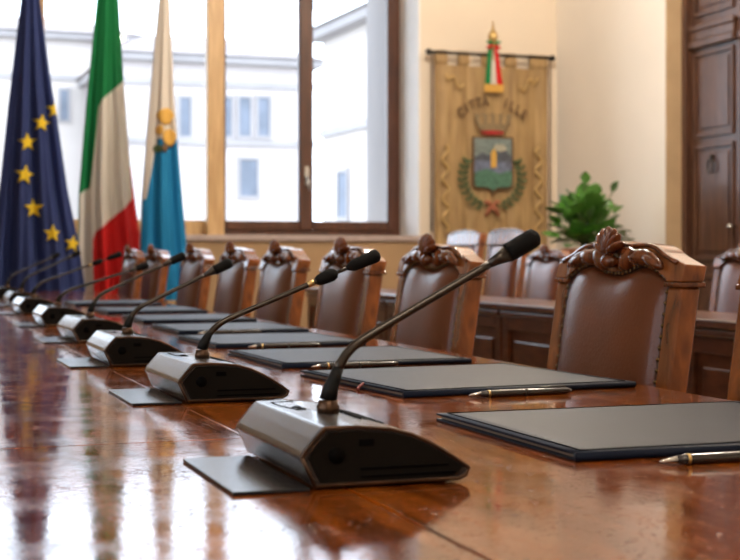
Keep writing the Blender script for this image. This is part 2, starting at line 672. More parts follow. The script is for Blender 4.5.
XA = xat(225, YF) - .118
XM = xat(304.5, YF)
XB = OX1 - .016
w1 = empty('window_1', (0, 0, 0))
w1['kind'] = 'structure'
m = MB()
frame_rect(m, XA, XB, SILL - 0.01, WTOP, 0.055, YF - .03, YF + .05)
m.build('window_frame', M['dframe'], w1, bevel=.006)
for k, (a, b) in enumerate(((XA + .055, XM), (XM, XB - .055))):
    m = MB()
    frame_rect(m, a, b, SILL + 0.045, WTOP - .055, 0.062, YF - .045, YF + .0, 0.075)
    s = m.build('window_sash', M['dframe'], w1, bevel=.008)
    MB().box(a + .06, b - .06, YF - .024, YF - .02, SILL + .115, WTOP - .11).build('window_pane', M['glass'], s)
m = MB().box(XM - .05, XM + .05, YF - .062, YF - .045, SILL + .045, WTOP - .055)
m.build('meeting_bead', M['dframe'], w1, bevel=.006)
zh = zat(305, 178, YF)
m = MB()
m.box(XM - .018, XM + .018, YF - .07, YF - .062, zh - .07, zh + .09)
m.tube([(XM, YF - .07, zh), (XM, YF - .11, zh), (XM + .01, YF - .115, zh - .11)], .011)
m.build('window_handle', M['steel'], w1)
m = MB()
for z in (zat(310, 5, YF), zat(310, 0, YF) + .3):
    m.tube([(XM + .05, YF - .055, z - .05), (XM + .05, YF - .055, z + .05)], .012)
m.build('hinge', M['iron'], w1)

# light oak casement beside it
w2 = empty('window_2', (0, 0, 0))
w2['kind'] = 'structure'
XC0, XC1 = xat(206, YF - .12), xat(223, YF - .12)
m = MB()
m.box(XC0, XC1, YF - .17, YF - .07, SILL - .009, WTOP)
m.box(OX0, OX0 + .1, YF - .05, YF + .04, SILL - .01, WTOP)
m.box(OX0 + .1, XA - .002, YF - .05, YF + .04, SILL - .009, SILL + .12)
m.box(OX0 + .1, XA - .002, YF - .05, YF + .04, WTOP - .1, WTOP)
m.build('window_frame', M['lframe'], w2, bevel=.008)
XMID = (OX0 + XA) / 2
MB().box(XMID - .07, XMID + .07, YF - .05, YF + .04, SILL + .12, WTOP - .1).build('window_mullion', M['lframe'], w2, bevel=.008)
for a, b in ((OX0 + .1, XMID - .07), (XMID + .07, XA - .002)):
    MB().box(a, b, YF - .01, YF - .006, SILL + .12, WTOP - .1).build('window_pane', M['glass'], w2)
for i, (a, b) in enumerate(WY):
    ww = empty('window_%d' % (i + 3), (0, 0, 0))
    ww['kind'] = 'structure'
    m = MB()
    x0, x1 = XL - .25, XL - .17
    for (p, q, r, t) in ((a, a + .08, 1.0, 3.9), (b - .08, b, 1.0, 3.9), ((a + b) / 2 - .05, (a + b) / 2 + .05, 1.08, 3.82), (a + .08, b - .08, 1.0, 1.08), (a + .08, b - .08, 3.82, 3.9)):
        m.box(x0, x1, p, q, r, t)
    m.build('window_frame', M['dframe'], ww)

# ------------------------------------------------------------------ outside
struct('ground', MB().box(-80, 160, 14, 160, -6.2, -6), M['ground'])


def palazzo(name, label, X0, X1, Y, depth, ztop, wins, wall, rot=0, bands=()):
    t = empty(name, (X0, Y, -6), rot, label, 'building', 'palazzi across the square')
    W = X1 - X0
    H = ztop + 6
    MB().box(0, W, 0, depth, 0, H).build('facade', wall, t)
    MB().box(-.5, W + .5, -.7, depth + .5, H, H + .45).build('cornice', M['cornice'], t, bevel=.08)
    r = MB()
    r.add([(-.7, -.9, H + .45), (W + .7, -.9, H + .45), (W + .7, depth + .7, H + .45), (-.7, depth + .7, H + .45), (W * .25, depth / 2, H + 2.6), (W * .75, depth / 2, H + 2.6)],
          [(0, 1, 5, 4), (1, 2, 5), (2, 3, 4, 5), (3, 0, 4), (3, 2, 1, 0)])
    r.build('roof', M['roof'], t)
    for z in bands:
        MB().box(-.1, W + .1, -.18, 0, z + 6, z + 6.35).build('string_course', M['cornice'], t)
    for (a, b, z0, z1) in wins:
        f = MB()
        frame_rect(f, a - .18 - X0, b + .18 - X0, z0 + 6 - .18, z1 + 6 + .18, .18, -.12, 0.0)
        fo = f.build('window_surround', M['cornice'], t)
        MB().box(a - X0, b - X0, -.05, 0.02, z0 + 6, z1 + 6).build('shutter', M['shutter'], fo)
    return t


YP = 80.0


def win(px0, px1, py0, py1, Y=YP):
    return (xat(px0, Y), xat(px1, Y), zat((px0 + px1) / 2, py1, Y), zat((px0 + px1) / 2, py0, Y))


zt = zat(250, 66, YP)
palazzo('palazzo', 'pale plaster palazzo with a row of narrow shuttered windows, left pane of dark window',
        xat(120, YP), xat(312, YP), YP, 14, zt,
        [win(223, 231, 98, 136), win(239, 250, 98, 136), win(258, 269, 98, 136), win(240, 257, 160, 196),
         win(180, 190, 98, 136), win(160, 170, 98, 136)], M['facade'],
        bands=(zat(250, 88, YP), zat(250, 146, YP)))
Y2 = 60.0
palazzo('palazzo', 'nearer cream palazzo seen through the right pane of the dark window',
        xat(323, Y2), xat(323, Y2) + 26, Y2, 12, zat(323, 42, Y2),
        [(xat(323, Y2) + q, xat(323, Y2) + q + 1.1, z, z + 1.9) for q in (2.2, 6.0, 9.8) for z in (-1.5, 2.6)], M['facade2'],
        rot=math.radians(-88), bands=(1.6, 6.2))
palazzo('palazzo', 'distant whitish palazzo seen between the flags through the oak framed window',
        xat(-90, 95), xat(135, 95), 95, 14, zat(60, 40, 95),
        [win(60, 68, 90, 120, 95), win(135, 142, 90, 120, 95), win(88, 96, 90, 120, 95)], M['facade2'], bands=(zat(60, 80, 95),))

# ------------------------------------------------------------------ flags
YFL = 9.55


def interp(tab, y):
    if y <= tab[0][0]:
        (a, b), (c, d_) = tab[0], tab[1]
    elif y >= tab[-1][0]:
        (a, b), (c, d_) = tab[-2], tab[-1]
    else:
        for (a, b), (c, d_) in zip(tab, tab[1:]):
            if a <= y <= c:
                break
    return b + (d_ - b) * (y - a) / (c - a)


def flag(name, label, left, right, mats, mfn, y0, y1, pleats, seed, YFL):
    """left/right: tables (height row, column) of the cloth outline; the cloth wraps round its pole"""
    rnd = random.Random(seed)
    ph = rnd.random() * 6
    yc = (interp(left, y0) + interp(right, y0)) / 2
    cxw = xat(yc, YFL)
    t = empty(name, (cxw, YFL, 0), 0, label, 'flag', 'flags in front of the windows')
    p0 = zat(yc, y0, YFL)
    zbot = zat((interp(left, y1) + interp(right, y1)) / 2, y1, YFL)

    def S(u, v, off=0.0):
        y = y0 + (y1 - y0) * v
        l, r = interp(left, y), interp(right, y)
        px = l + (r - l) * u
        x = xat(px, YFL)
        hwid = (xat(r, YFL) - xat(l, YFL)) / 2
        # rounded front with vertical pleats that open towards the hem
        dome = math.sqrt(max(0, 1 - (2 * u - 1) ** 2)) * hwid * 0.55
        am = hwid * 0.16 * min(1, 0.4 + v)
        pl = am * (math.sin(u * pleats * PI * 2 + ph + 1.2 * math.sin(v * 2 + ph)) + 0.4 * math.sin(u * pleats * 4.3 * PI + ph * 2 + v))
        z = zat(px, y, YFL)
        return Vector((x - cxw, -dome - pl - off, z))
    mb = MB()
    mb.grid(S, 110, 220, mfn=lambda u, v: mfn(u, y0 + (y1 - y0) * v))
    # back of the wrap
    mb.grid(lambda u, v: Vector((S(u, v).x, 0.03 + 0.35 * (S(1, v).x - S(0, v).x) * math.sqrt(max(0, .25 - (u - .5) ** 2)), S(u, v).z)), 12, 40, mi=0)
    cl = mb.build('flag_cloth', mats, t)
    ax = 0.0
    MB().tube([(ax, .01, .1), (ax, .01, p0 + .1)], .016).build('pole', M['brass'], t)
    MB().lathe((ax, .01, p0 + .1), [(.01, 0), (.03, .02), (.012, .04), (.04, .09), (.03, .15), (.004, .22)]).build('finial', M['brass'], t)
    MB().lathe((ax, .01, 0), [(.2, 0), (.2, .03), (.12, .07), (.04, .1), (.03, .14)], 28).build('stand', M['brass'], t)
    return t, cl, S


EUL = [(0, 21), (100, 9), (185, 0), (250, -8), (300, -12)]
EUR = [(0, 40), (75, 50), (120, 57), (190, 67), (250, 79), (300, 86)]
ITL = [(0, 97), (100, 87), (195, 79), (250, 78), (300, 80)]
ITR = [(0, 119), (80, 124), (165, 131), (210, 137), (260, 145), (300, 150)]
AZL = [(0, 159), (100, 150), (200, 142), (250, 140), (300, 140)]
AZR = [(0, 170), (100, 174), (200, 182), (255, 187), (300, 190)]

eu, eucl, SE = flag('flag', 'navy blue flag with a ring of yellow stars on a pole', EUL, EUR, [M['navy']], lambda u, y: 0, -90, 300, 3, 3, 9.35)


def star_on(S, px, py, L, R, y0, y1, r, parent):
    mb = MB()
    pts = [(0, 0)]
    rot = random.uniform(-.2, .2)
    for k in range(10):
        a = PI / 2 + k * PI / 5 + rot
        q = r if k % 2 == 0 else r * .42
        pts.append((q * math.cos(a), -q * math.sin(a)))
    fine = [pts[0]]
    ring = []
    for k in range(10):
        a, b = pts[1 + k], pts[1 + (k + 1) % 10]
        for s_ in range(4):
            ring.append((a[0] + (b[0] - a[0]) * s_ / 4, a[1] + (b[1] - a[1]) * s_ / 4))
    rings = [[(p[0] * q, p[1] * q) for p in ring] for q in (1, .66, .33)]
    allp = [p for rg in rings for p in rg] + [(0, 0)]
    vs = []
    for off in (0.010, 0.006):
        for dx, dy in allp:
            y = py + dy
            l, rr = interp(L, y), interp(R, y)
            u = min(1.0, max(0.0, (px + dx - l) / (rr - l)))
            vs.append(S(u, (y - y0) / (y1 - y0), off))
    n = len(ring)
    fs = []
    for q in range(2):
        for k in range(n):
            fs.append((q * n + k, q * n + (k + 1) % n, (q + 1) * n + (k + 1) % n, (q + 1) * n + k))
    for k in range(n):
        fs.append((2 * n + k, 2 * n + (k + 1) % n, 3 * n))
    b = 3 * n + 1
    fs2 = [tuple(i + b for i in f) for f in fs]
    side = [(k, k + b, (k + 1) % n + b, (k + 1) % n) for k in range(n)]
    mb.add(vs, fs + fs2 + side, 0, True)
    return mb.build('star', M['star'], parent)


for px, py, r in ((54, 110.5, 9.5), (40, 124.5, 9.5), (26, 143.5, 10), (23, 176, 10.5), (31.5, 209, 10.5), (49.5, 234, 9.5), (71, 244, 9)):
    star_on(SE, px, py, EUL, EUR, -90, 300, r, eucl)


def it_m(u, y):
    g = interp([(60, 1.3), (80, 1.0), (100, .36), (108, .27), (150, .22), (188, .17), (194, 0), (200, -.1)], y)
    if y < 62:
        return 0
    if y > 205 or y > 160:
        rr = interp([(160, 1.05), (168, .96), (198, .93), (203, .85), (232, .24), (240, .20), (300, .17)], y)
        if u > rr:
            return 2
    return 0 if u < g else 1


flag('flag', 'green, white and red tricolour flag on a pole', ITL, ITR, [M['green'], M['fwhite'], M['red']], it_m, -80, 300, 2.5, 5, 9.78)


def az_m(u, y):
    if y < 140:
        return 0
    if y < 146:
        return 0 if u < .3 else 1
    if y < 200 and u < interp([(140, .3), (200, .06)], y):
        return 0
    return 1


az, azcl, SA = flag('flag', 'white and azure flag with a small gold emblem on a pole', AZL, AZR, [M['fwhite'], M['azure']], az_m, -80, 300, 2, 8, 9.42)


def patch(S, L, R, y0, y1, pts, parent, name, m, off=.008):
    """a flat embroidered shape laid on the cloth, pts in picture rows and columns"""
    c = (sum(p[0] for p in pts) / len(pts), sum(p[1] for p in pts) / len(pts))
    rings = [[(c[0] + (p[0] - c[0]) * q, c[1] + (p[1] - c[1]) * q) for p in pts] for q in (1, .66, .33)]
    n = len(pts)
    allp = [p for rg in rings for p in rg] + [c]
    vs = []
    for o in (off, off - .004):
        for x, y in allp:
            l, r = interp(L, y), interp(R, y)
            vs.append(S(min(1, max(0, (x - l) / (r - l))), (y - y0) / (y1 - y0), o))
    fs = []
    for q in range(2):
        for k in range(n):
            fs.append((q * n + k, q * n + (k + 1) % n, (q + 1) * n + (k + 1) % n, (q + 1) * n + k))
    for k in range(n):
        fs.append((2 * n + k, 2 * n + (k + 1) % n, 3 * n))
    b = 3 * n + 1
    mb = MB()
    mb.add(vs, fs + [tuple(i + b for i in f) for f in fs] + [(k, k + b, (k + 1) % n + b, (k + 1) % n) for k in range(n)], 0, True)
    return mb.build(name, m, parent)


def blob(cx, cy, rx, ry, n=14, j=.15, seed=1):
    rd = random.Random(seed)
    return [(cx + rx * (1 + rd.uniform(-j, j)) * math.cos(2 * PI * k / n), cy + ry * (1 + rd.uniform(-j, j)) * math.sin(2 * PI * k / n)) for k in range(n)]


em = patch(SA, AZL, AZR, -80, 300, blob(164, 117, 8, 9, seed=2), azcl, 'emblem', M['gold'], .010)
patch(SA, AZL, AZR, -80, 300, blob(168, 138, 7, 9, seed=3), em, 'emblem_tower', M['gold'], .013)
patch(SA, AZL, AZR, -80, 300, blob(158, 131, 4, 5, seed=4), em, 'emblem_figure', M['gold'], .013)
patch(SA, AZL, AZR, -80, 300, blob(156, 149, 4.5, 4, seed=5), em, 'emblem_leaves', M['laurel'], .012)
patch(SA, AZL, AZR, -80, 300, blob(163, 148, 3, 5, seed=6), em, 'emblem_base', M['bannerink'], .016)

# ------------------------------------------------------------------ banner on the end wall
YG = YW - 0.10
gz = lambda px, py: zat(px, py, YG)
gx = lambda px: xat(px, YG)
gon = empty('ceremonial_banner', (gx(490), YG, 0), 0, 'gold city banner with crowned shield and laurel, hanging from a rod on the end wall', 'banner')
GX0, GX1 = gx(435.5), gx(547)
GZT = gz(490, 55)
ox = gx(490)
ZB = 0.62


def wave(x):
    return 0.012 * math.sin(x * 23 + 1) + 0.007 * math.sin(x * 51)


# cloth body under the tabs
ztab = gz(490, 67)
mb = MB()
for k, yo in ((0, 0.0), (1, 0.008)):
    mb.grid(lambda u, v: (GX0 - ox + (GX1 - GX0) * u, wave(u) * (.3 + v * .7) + yo, ztab + (ZB - ztab) * v), 60, 40)
# tabs
ntab = 5
W = GX1 - GX0
tabs = [(435.5, 447), (458.5, 469), (482, 493), (505.5, 516), (530, 547)]
for a, b in tabs:
    xa, xb = gx(a) - ox, gx(b) - ox
    mb.grid(lambda u, v: (xa + (xb - xa) * u, -.024 * math.sin(min(1, v * 1.0) * PI * .5) + .004 if v < 1 else 0.0, GZT + .02 + (ztab - GZT - .02) * v), 4, 6)
    mb.grid(lambda u, v: (xa + (xb - xa) * u, .024, GZT + .02 + (ztab - GZT - .02) * v), 4, 6)
mb.build('banner_cloth', M['goldcloth'], gon)
rod = MB()
rod.tube([(gx(429) - ox, 0, GZT), (gx(552) - ox, 0, GZT)], .014)
r_ = rod.build('rod', M['iron'], gon)
for px, s in ((429, -1), (552, 1)):
    MB().ball((gx(px) - ox, 0, GZT), (.03, .026, .026)).build('rod_end', M['iron'], gon)
for px in (432.5, 550.5):
    MB().tube([(gx(px) - ox, 0.01, GZT), (gx(px) - ox, .01, gz(490, 232))], .006).build('hanging_cord', M['bannerink'], gon)
for px in (445, 535):
    MB().tube([(gx(px) - ox, 0, GZT + .012), (gx(px) - ox, .1, GZT + .03)], .008).build('wall_hook', M['iron'], gon)
YO = -0.030     # embroidery stands just proud of the cloth folds


def gp(px, py, o=0.0):
    return (gx(px) - ox, YO - o, gz(490, py))


def flatpoly(name, pts, m, parent=gon, o=0.0, th=.006):
    q = MB()
    q.prism([(gp(*p)[0], gp(*p)[2]) for p in pts], YO - o - th, YO - o, 'y')
    return q.build(name, m, parent)


# shield
sh = flatpoly('shield', [(470.5, 137), (511.5, 137), (511.5, 186), (506, 189), (497, 189), (491, 193), (485, 189), (476, 189), (470.5, 186)], M['bannerink'])
flatpoly('shield_sky', [(472.5, 139), (509.5, 139), (509.5, 163), (472.5, 163)], mat('grey blue embroidery', (0.16, 0.20, 0.19), .7, var=.3, vscale=30), sh, .004)
flatpoly('shield_water', [(472.5, 160), (509.5, 159), (509.5, 175), (472.5, 175)], mat('violet blue embroidery', (0.12, 0.14, 0.21), .7, var=.4, vscale=30), sh, .007)
flatpoly('shield_hills', [(472.5, 158), (480, 153), (487, 156), (494, 151), (503, 150), (509.5, 157), (509.5, 162), (472.5, 161)], mat('slate embroidery', (0.07, 0.08, 0.10), .7, var=.4, vscale=40), sh, .010)
flatpoly('shield_meadow', [(472.5, 173), (484, 169), (497, 174), (509.5, 170), (509.5, 185.5), (505, 187.5), (496, 187.5), (491, 191), (486, 187.5), (477, 187.5), (472.5, 185.5)], mat('sea green embroidery', (0.06, 0.15, 0.10), .7, var=.4, vscale=40), sh, .010)
flatpoly('shield_tower', [(488.5, 168), (488.5, 154), (490, 151), (491.5, 149), (493, 151), (494, 154), (494, 168)], M['gold'], sh, .014)
flatpoly('shield_cloud', blob(498, 148, 6, 4, seed=11), mat('pale embroidery', (0.36, 0.34, 0.26), .7, var=.2, vscale=40), sh, .012)
# crown
cr = flatpoly('crown', [(477, 131), (503, 131), (506, 121), (507.5, 116), (474.5, 116), (476, 121)], M['goldcloth'])
for k in range(5):
    a = 473.5 + k * 7.7
    flatpoly('crown_tower', [(a + (490.5 - a) * .12, 126), (a, 119), (a - .5, 114.5), (a + 5, 114.5), (a + 4.5, 119), (a + 4 + (490.5 - a) * .1, 126)], M['crownm'], cr, .003)
flatpoly('crown_battlement', [(479, 116), (481, 112.5), (484, 116), (488, 116), (490.5, 112), (493, 116), (497, 116), (500, 112.5), (502, 116)], M['crownm'], cr, .002)
flatpoly('crown_band', [(475.5, 124), (505.5, 124), (504, 131), (477, 131)], M['crownm'], cr, .004)
flatpoly('crown_cap', blob(490.5, 133, 11.5, 2.1, 18, 0.0), mat('crimson embroidery', (0.35, 0.01, 0.01), .6), cr, .008)
# arched lettering
word = 'CITTÀ  ILLE'
R = 47.0
cyy = 147.0
span = 1.62
for i, ch in enumerate(word):
    if ch == ' ':
        continue
    a = -span / 2 + span * (i + .5) / len(word)
    ccx, ccy = 490.5 + R * 0.74 * math.sin(a) * 1.25, cyy - 2 - R * math.cos(a) * 1.0 + 7.5
    X0, _, Z0 = gp(ccx, ccy)
    X0, Z0 = X0, Z0
    a2 = a * .72

    def pl(x, y, X0=X0, Z0=Z0, a2=a2):
        x *= .75
        xx = x * math.cos(a2) + y * math.sin(a2)
        zz = -x * math.sin(a2) + y * math.cos(a2)
        return (X0 + xx, YO - .004, Z0 + zz)
    mb = MB()
    text_mesh(ch, .105, mb, pl)
    mb.build('letter', M['bannerink'], gon)
# laurel branches
for s in (-1, 1):
    lb = MB()
    stem_pts = []
    for k in range(10):
        tt = k / 9
        a = math.radians(262 - 108 * tt) if s < 0 else math.radians(278 + 108 * tt)
        px, py = 490.5 + 29 * math.cos(a), 177 - (31 if tt < 2 else 0) * math.sin(a) * .98
        stem_pts.append((px, py))
    lb.tube([gp(p[0], p[1], .003) for p in stem_pts], .003, 6)
    for k in range(1, 10):
        p, q = stem_pts[k - 1], stem_pts[k]
        dirx, diry = q[0] - p[0], q[1] - p[1]
        L_ = math.hypot(dirx, diry)
        dirx, diry = dirx / L_, diry / L_
        for sd in (-1, 1, 0):
            if sd == 0 and k < 9:
                continue
            nx, ny = -diry * sd, dirx * sd
            ax_, ay_ = dirx * .7 + nx * .75, diry * .7 + ny * .75
            tip = (q[0] + ax_ * 7.5, q[1] + ay_ * 7.5)
            mid = ((q[0] + tip[0]) / 2, (q[1] + tip[1]) / 2)
            wx, wy = -ay_ * 1.7, ax_ * 1.7
            pts = [gp(q[0], q[1], .003), gp(mid[0] + wx, mid[1] + wy, .006), gp(tip[0], tip[1], .004), gp(mid[0] - wx, mid[1] - wy, .006)]
            lb.add(pts + [(p_[0], p_[1] + .004, p_[2]) for p_ in pts], [(0, 1, 2, 3), (7, 6, 5, 4), (0, 4, 5, 1), (1, 5, 6, 2), (2, 6, 7, 3), (3, 7, 4, 0)])
    lb.build('laurel_branch', M['laurel'], gon)
mb = MB()
for (a, b) in (((490.5, 207), (483, 202)), ((490.5, 207), (498, 202)), ((490.5, 207), (484, 216)), ((490.5, 207), (497, 216))):
    mb.tube([gp(a[0], a[1], .004), gp((a[0] + b[0]) / 2, (a[1] + b[1]) / 2 - 2, .008), gp(b[0], b[1], .004)], [.012, .02, .012], 6)
mb.ball(gp(490.5, 207, .006), .02)
mb.build('embroidered_bow', M['pinkbow'], gon)
for (px0, sgn) in ((444, 1), (537, -1)):
    pts = [gp(px0 + sgn * 3.2 * math.sin(k * .55), 146 + k * 1.7, .001) for k in range(52)]
    MB().tube(pts, .010, 6).build('gold_scroll', M['palegold'], gon)
for (px0, sgn) in ((450, 1), (530, -1)):
    MB().tube([gp(px0 + sgn * (q * 1.2 - 6), 76 + q * .9 + 4 * math.sin(q * .7), .001) for q in range(16)], .008, 6).build('gold_scroll', M['palegold'], gon)

# the tricolour bow with its gold fringe and spearhead
bow = empty('tricolour_ribbon', (gx(490), YG - .06, 0), 0, 'green, white and red ribbon bow with gold fringe over the banner rod', 'ribbon')


def bp_(px, py, o=0.0):
    return (gx(px) - ox, -o, gz(490, py))


for nm, a, b, c_, dd, mm in (('green_tail', 485.5, 489.5, 482, 487.5, 'green'), ('white_tail', 488.5, 491.5, 487.5, 494, 'fwhite'), ('red_tail', 491, 494.5, 493.5, 499.5, 'red')):
    q = MB()
    for oo in (0, .004):
        q.grid(lambda u, v: (bp_(a + (b - a) * u + ((c_ + (dd - c_) * u) - (a + (b - a) * u)) * v, 0)[0], -.012 * math.sin(u * PI) * v + oo, gz(490, 48 + 37 * v)), 8, 10)
    q.build(nm, M[mm], bow)
q = MB()
for oo in (-.004, .004):
    q.grid(lambda u, v: (bp_(481.5 + 18.5 * u, 0)[0], oo - .006 * math.sin(u * 40), gz(490, 85 + 8 * v)), 40, 3)
q.build('gold_fringe', M['gold'], bow)
for s, mm, yy in ((-1, 'green', 42.5), (1, 'green', 42.5), (-1, 'red', 49.5), (1, 'red', 49.5)):
    q = MB()
    a = bp_(490, 46, .01)
    b = bp_(490 + s * 7, yy, .02)
    q.ball(((a[0] + b[0]) / 2, -.015, (a[2] + b[2]) / 2), (.036, .014, .013), 8, 0, Matrix.Rotation(-math.atan2(b[2] - a[2], b[0] - a[0]), 3, 'Y'))
    q.build('bow_loop', M[mm], bow)
q = MB()
zz = gz(490, 47)
q.lathe((0, 0, zz - .12), [(.008, 0), (.008, .1), (.022, .115), (.016, .13), (.03, .16), (.042, .19), (.03, .225), (.012, .25), (.004, .32)], 14)
q.build('spearhead', M['brass'], bow)

# ------------------------------------------------------------------ conference table
TX0, TX1, TY0, TY1 = -0.9, 1.29, -1.2, 9.0
SX = 0.442      # lengthwise seam
SY = 1.74       # crosswise seam
tb = empty('conference_table', ((TX0 + TX1) / 2, (TY0 + TY1) / 2, 0), 0, 'long polished reddish brown wooden conference table', 'table')
tcx, tcy = (TX0 + TX1) / 2, (TY0 + TY1) / 2
G = .0009
for x0, x1, y0, y1 in ((TX0, SX - G, TY0, SY - G), (TX0, SX - G, SY + G, 5.2 - G), (TX0, SX - G, 5.2 + G, TY1), (SX + G, TX1, TY0, 5.2 - G), (SX + G, TX1, 5.2 + G, TY1)):
    MB().box(x0 - tcx, x1 - tcx, y0 - tcy, y1 - tcy, TZ - .04, TZ).build('tabletop_board', M['table'], tb, bevel=.0018)
MB().box(TX0 + .02 - tcx, TX1 - .02 - tcx, TY0 + .02 - tcy, TY1 - .02 - tcy, TZ - .06, TZ - .0405).build('top_frame', M['chair'], tb)
m = MB()
frame = [(TX0 + .3, TX0 + .33, TY0 + .3, TY1 - .3), (TX1 - .33, TX1 - .3, TY0 + .3, TY1 - .3), (TX0 + .33, TX1 - .33, TY0 + .3, TY0 + .33), (TX0 + .33, TX1 - .33, TY1 - .33, TY1 - .3)]
for x0, x1, y0, y1 in frame:
    m.box(x0 - tcx, x1 - tcx, y0 - tcy, y1 - tcy, TZ - .16, TZ - .0605)
m.build('apron', M['chair'], tb)
for y in (-.6, 1.6, 3.9, 6.2, 8.2):
    MB().box(TX0 + .5 - tcx, TX1 - .6 - tcx, y - .04 - tcy, y + .04 - tcy, 0, TZ - .0605).build('leg', M['chair'], tb, bevel=.01)

# ------------------------------------------------------------------ chairs
CW = 0.525
LEAN = 0.15


def lean(z):
    return (z - .45) * LEAN


def make_chair(tall=False):
    """faces -X; origin on the floor under the middle of the back"""
    t = empty('armless_chair')
    hw = CW / 2
    for s in (-1, 1):
        # rear leg and back post in one piece
        q = MB()
        y0, y1 = (hw - .05, hw) if s > 0 else (-hw, -hw + .05)
        zs = [0, .45, .93]
        vs = []
        for z in zs:
            xo = lean(z) if z >= .45 else (.45 - z) * .12
            for (x, y) in ((-.03, y0), (.016, y0), (.016, y1), (-.03, y1)):
                vs.append((x + xo, y, z))
        fs = [(3, 2, 1, 0), (8, 9, 10, 11)]
        for k in range(2):
            for i in range(4):
                a, b = k * 4 + i, k * 4 + (i + 1) % 4
                fs.append((a, b, b + 4, a + 4))
        q.add(vs, fs)
        q.build('back_post', M['chair'], t, bevel=.006)
        q = MB()
        q.box(lean(.94) - .037, lean(.94) + .022, y0 - .006, y1 + .006, .930, .940)
        q.build('post_collar', M['carve'], t, bevel=.003)
        q = MB()
        fl = [(-.42, 0), (-.42, .42)]
        yl = s * (hw - .05)
        vs = []
        for z, r in ((0, .016), (.05, .02), (.25, .024), (.40, .032)):
            vs += [(-.43 - r, yl - r, z), (-.43 + r, yl - r, z), (-.43 + r, yl + r, z), (-.43 - r, yl + r, z)]
        fs = [(3, 2, 1, 0), (12, 13, 14, 15)] + [(k * 4 + i, k * 4 + (i + 1) % 4, (k + 1) * 4 + (i + 1) % 4, (k + 1) * 4 + i) for k in range(3) for i in range(4)]
        q.add(vs, fs)
        q.build('leg', M['chair'], t, bevel=.004)
    q = MB()
    q.box(-.47, -.03, -hw + .01, -hw + .04, .39, .45).box(-.47, -.03, hw - .04, hw - .01, .39, .45)
    q.box(-.47, -.44, -hw + .04, hw - .04, .39, .45).box(-.035, 0, -hw + .05, hw - .05, .39, .45)
    q.build('seat_frame', M['chair'], t, bevel=.005)
    q = MB()

    def seat(u, v):
        x, y = -.465 + .42 * u, (-hw + .012) + (CW - .024) * v
        e = (1 - (2 * u - 1) ** 4) * (1 - (2 * v - 1) ** 4)
        return (x, y, .452 + .04 * e)
    q.grid(seat, 14, 14)
    q.grid(lambda u, v: (seat(u, v)[0], seat(u, v)[1], .4505), 14, 14)
    q.build('seat', M['leather'], t)

    # leather back
    by0, by1 = -hw + .052, hw - .052
    zb = .50

    def topz(u):
        d = abs(2 * u - 1)
        if tall:
            return .93
        return .960 - .006 * math.cos(d * PI * 1.0) * (1 if d < .5 else .4) + .012 * math.exp(-((d - .5) / .22) ** 2) - .02 * max(0, d - .75) / .25 * 1.0

    def bk(u, v, front=True):
        y = by0 + (by1 - by0) * u
        z = zb + (topz(u) - zb) * v
        e = (1 - abs(2 * u - 1) ** 3.5) ** .6 * (1 - abs(2 * v - 1) ** 6) ** .6
        x = lean(z) + (-.018 - .038 * e if front else .02)
        return (x, y, z)
    q = MB()
    q.grid(lambda u, v: bk(u, v), 32, 32)
    q.grid(lambda u, v: bk(u, v, False), 32, 32)
    for uu in (0, 1):
        q.grid(lambda a, b: (lean(bk(uu, b)[2]) - .018 + .038 * a, by0 if uu == 0 else by1, bk(uu, b)[2]), 1, 16)
    for vv in (0, 1):
        q.grid(lambda a, b: (lean(bk(a, vv)[2]) - .018 + .038 * b, bk(a, vv)[1], bk(a, vv)[2]), 32, 1)
    lb_ = q.build('backrest', M['leather'], t, weld=True)
    q = MB()
    n = 28
    path = [bk(0, k / 20) for k in range(21)] + [bk(k / n, 1) for k in range(1, n)] + [bk(1, 1 - k / 20) for k in range(21)]
    q.tube([(p[0] - .004, p[1], p[2]) for p in path], .006, 6)
    q.build('welt', M['welt'], lb_)
    q = MB()
    acc = 0
    for a, b in zip(path, path[1:]):
        d_ = (Vector(b) - Vector(a)).length
        acc += d_
        if acc > .013:
            acc = 0
            q.ball((b[0] - .010, b[1], b[2]), .0048, 3)
    q.build('nailhead_trim', M['nail'], lb_)

    # crest rail
    N_ = 40
    if not tall:
        def ct(u):
            d = abs(2 * u - 1)
            if d > .72:
                return .975 + .021 * (1 - d) / .28
            return .996 + .028 * (1 - (d / .72) ** 2) + .006 * math.sin((1 - d / .72) * PI * 2)
    else:
        def ct(u):
            d = abs(2 * u - 1)
            return 1.00 + .02 * (1 - d * d)
    q = MB()
    top = [(-hw - .004 + (CW + .008) * k / N_, ct(k / N_)) for k in range(N_ + 1)]
    bot = []
    for k in range(N_ + 1):
        y = -hw - .004 + (CW + .008) * k / N_
        if y < by0:
            z = .9405
        elif y > by1:
            z = .9405
        else:
            z = topz((y - by0) / (by1 - by0)) + .003
        bot.append((y, z))
    vs, fs = [], []
    for (y, zt_), (_, zb_) in zip(top, bot):
        vs += [(lean(zb_) - .034, y, zb_), (lean(zt_) - .030, y, zt_), (lean(zt_) + .020, y, zt_ - .004), (lean(zb_) + .018, y, zb_)]
    for k in range(N_):
        b = k * 4
        for i in range(4):
            fs.append((b + i, b + (i + 1) % 4, b + 4 + (i + 1) % 4, b + 4 + i))
    fs += [(0, 1, 2, 3), (N_ * 4 + 3, N_ * 4 + 2, N_ * 4 + 1, N_ * 4)]
    q.add(vs, fs)
    crest = q.build('crest_rail', M['chair'], t, bevel=.003, angle=50)
    q = MB()
    q.tube([(lean(z) - .032, y, z - .004) for (y, z) in top[2:-2]], .0055, 6)
    q.build('top_moulding', M['carve'], crest)
    q = MB()
    q.box(-.02 + lean(.5), .02 + lean(.5), by0, by1, .46, .4985)
    q.build('lower_rail', M['chair'], t, bevel=.004)
